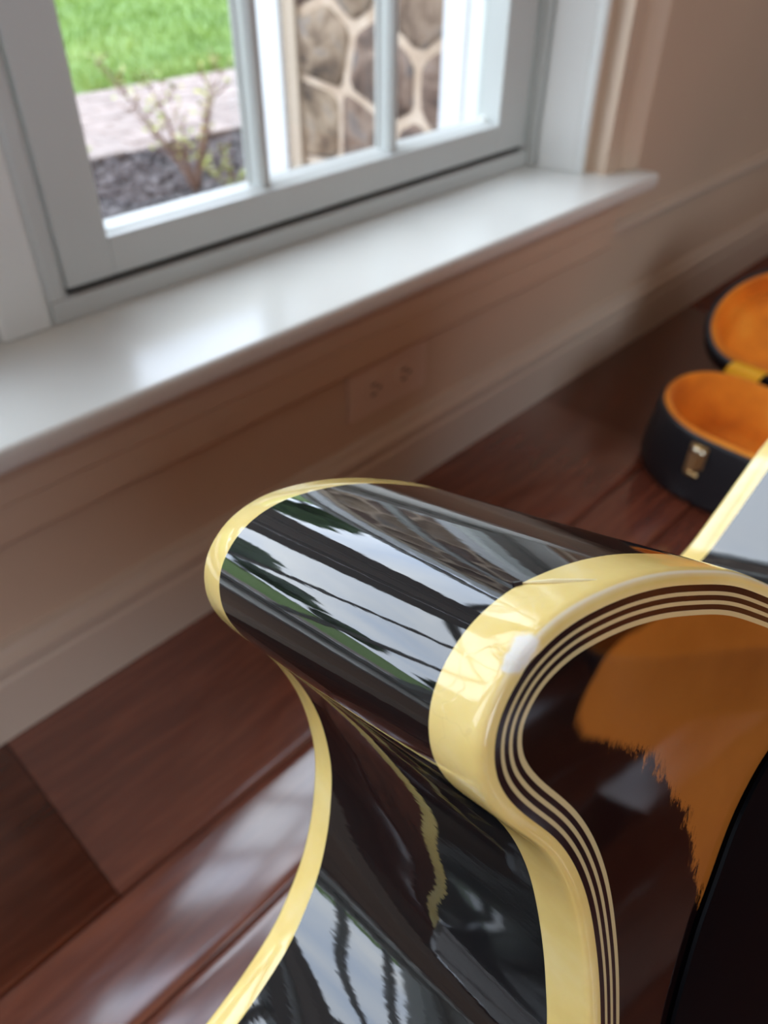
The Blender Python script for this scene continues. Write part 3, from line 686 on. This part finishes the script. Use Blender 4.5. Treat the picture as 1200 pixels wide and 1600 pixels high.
for nm, dat in (('burst', bat), ('feather', fat)):
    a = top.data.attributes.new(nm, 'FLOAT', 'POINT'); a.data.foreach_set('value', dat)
bm = bmesh.new(); bm.from_mesh(top.data); bmesh.ops.recalc_face_normals(bm, faces=bm.faces)
if sum(f.normal.z*f.calc_area() for f in bm.faces) < 0: bmesh.ops.reverse_faces(bm, faces=bm.faces)
bm.to_mesh(top.data); bm.free()
# back plate
BI = offset(BO, .03); V = [loc(p.x, p.y, tL+.002) for p in BI] + [loc(cen.x, cen.y, tL+.03)]
mesh('back_plate', V, [(i, (i+1) % NG, NG) for i in range(NG)], M_black, guitar)
# raised black plate added in place of a dark reflection
PG = [(1.204,-1.03),(1.222,-.864),(1.250,-.76),(1.292,-.640),(1.368,-.546),(1.47,-.50),(1.62,-.53),(1.85,-.72),(2.15,-.95),(2.45,-1.02),(2.5,-1.15),(2.25,-1.3),(1.95,-1.28),(1.72,-1.30),(1.5,-1.42),(1.3,-1.42),(1.22,-1.25)]  # outline of the plate that stands for a dark reflection
REFLd = catmull(PG, 6); n = len(REFLd); REFLi = offset(REFLd, .006)
V = [loc(p.x, p.y, tF) for p in REFLd] + [loc(p.x, p.y, tF-.008) for p in REFLd] + [loc(p.x, p.y, tF-.012) for p in REFLi]
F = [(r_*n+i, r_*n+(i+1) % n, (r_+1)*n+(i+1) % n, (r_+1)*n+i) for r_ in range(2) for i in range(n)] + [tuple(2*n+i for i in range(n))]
refl_plate = mesh('pickguard', V, F, M_refl, guitar)
bm = bmesh.new(); bm.from_mesh(refl_plate.data); bmesh.ops.recalc_face_normals(bm, faces=bm.faces); bm.to_mesh(refl_plate.data); bm.free()
# neck, fretboard, headstock, bridge, strings: all past the frame's edge but real
M_wood = Mat('dark_mahogany', (.05,.018,.010), .2, Coat_Weight=.6).m; M_ebony = Mat('ebony', (.015,.012,.011), .35).m; M_steel = Mat('string_steel', (.7,.68,.62), .25, Metallic=1.0).m
AX = -1.72
def lbox(u0, u1, v0, v1, t0, t1): 
    m = MB(); m.box(0,1,0,1,0,1); m.v = [loc(u0+(u1-u0)*q.x, v0+(v1-v0)*q.y, t0+(t1-t0)*q.z) for q in m.v]; return m
pr = [(AX+.24*math.cos(a), tF+.02 + .17*math.sin(a)) for a in [i*math.pi/10 for i in range(11)]]
V = [loc(.70, p[0], p[1]) for p in pr] + [loc(-2.6, AX+(p[0]-AX)*.82, p[1]-.01*0) for p in pr]
m = MB(); m.add(V, [(i, i+1, 12+i-1+0, 11+i) for i in range(10)] + [(0, 11, 21, 10)] + [tuple(range(11))[::-1], tuple(range(11, 22))]); m.obj('neck', M_wood, guitar)
bevel(lbox(.36, .80, AX-.22, AX+.22, tF+.0, tL-.05).obj('neck_heel', M_wood, guitar), .006)
fb = bevel(lbox(-2.6, 1.75, AX-.235, AX+.235, tF-.055, tF+.02 if False else tF-.0005).obj('fretboard', M_ebony, guitar), .0006)
for k in range(1, 20):
    u_ = -2.6 + (3.05+2.6)*(1-2**(-k/12)); lbox(u_-.006, u_+.006, AX-.23, AX+.23, tF-.063, tF-.054).obj('fret', M_steel, fb)
hs_ = MB(); HP = [(-2.6,AX-.19),(-2.75,AX-.32),(-4.0,AX-.36),(-4.1,AX),(-4.0,AX+.36),(-2.75,AX+.32),(-2.6,AX+.19)]
hs_.add([loc(p[0],p[1],tF-.02+(-2.6-p[0])*.2) for p in HP] + [loc(p[0],p[1],tF+.1+(-2.6-p[0])*.2) for p in HP], [tuple(range(7)), tuple(range(7,14))[::-1]] + [(i,(i+1)%7,7+(i+1)%7,7+i) for i in range(7)])
hs_.obj('headstock', M_black, guitar)
for k in range(6):
    u_ = -2.95 - (k % 3)*.4; sg = 1 if k < 3 else -1
    MB().tube([loc(u_, AX+sg*.30, tF+.03+(-2.6-u_)*.2), loc(u_, AX+sg*.50, tF+.03+(-2.6-u_)*.2)], [.003,.007], 8).obj('tuning_peg', M_steel, guitar)
bevel(lbox(3.35, 3.60, AX-.62, AX+.62, tF-.07, tF).obj('bridge', M_ebony, guitar), .002)
for k in range(6):
    vv_ = (k-2.5)*.075; MB().tube([loc(-2.6, AX+vv_*.8, tF-.075), loc(3.42, AX+vv_*1.15, tF-.10)], .0004, 5).obj('string', M_steel, guitar)
so = MB(); n = 40
so.add([loc(2.35+.42*math.cos(2*math.pi*i/n), AX+.42*math.sin(2*math.pi*i/n), tF-.0015) for i in range(n)], [tuple(range(n))]); so.obj('soundhole', M_dark, guitar)
print('guitar done')
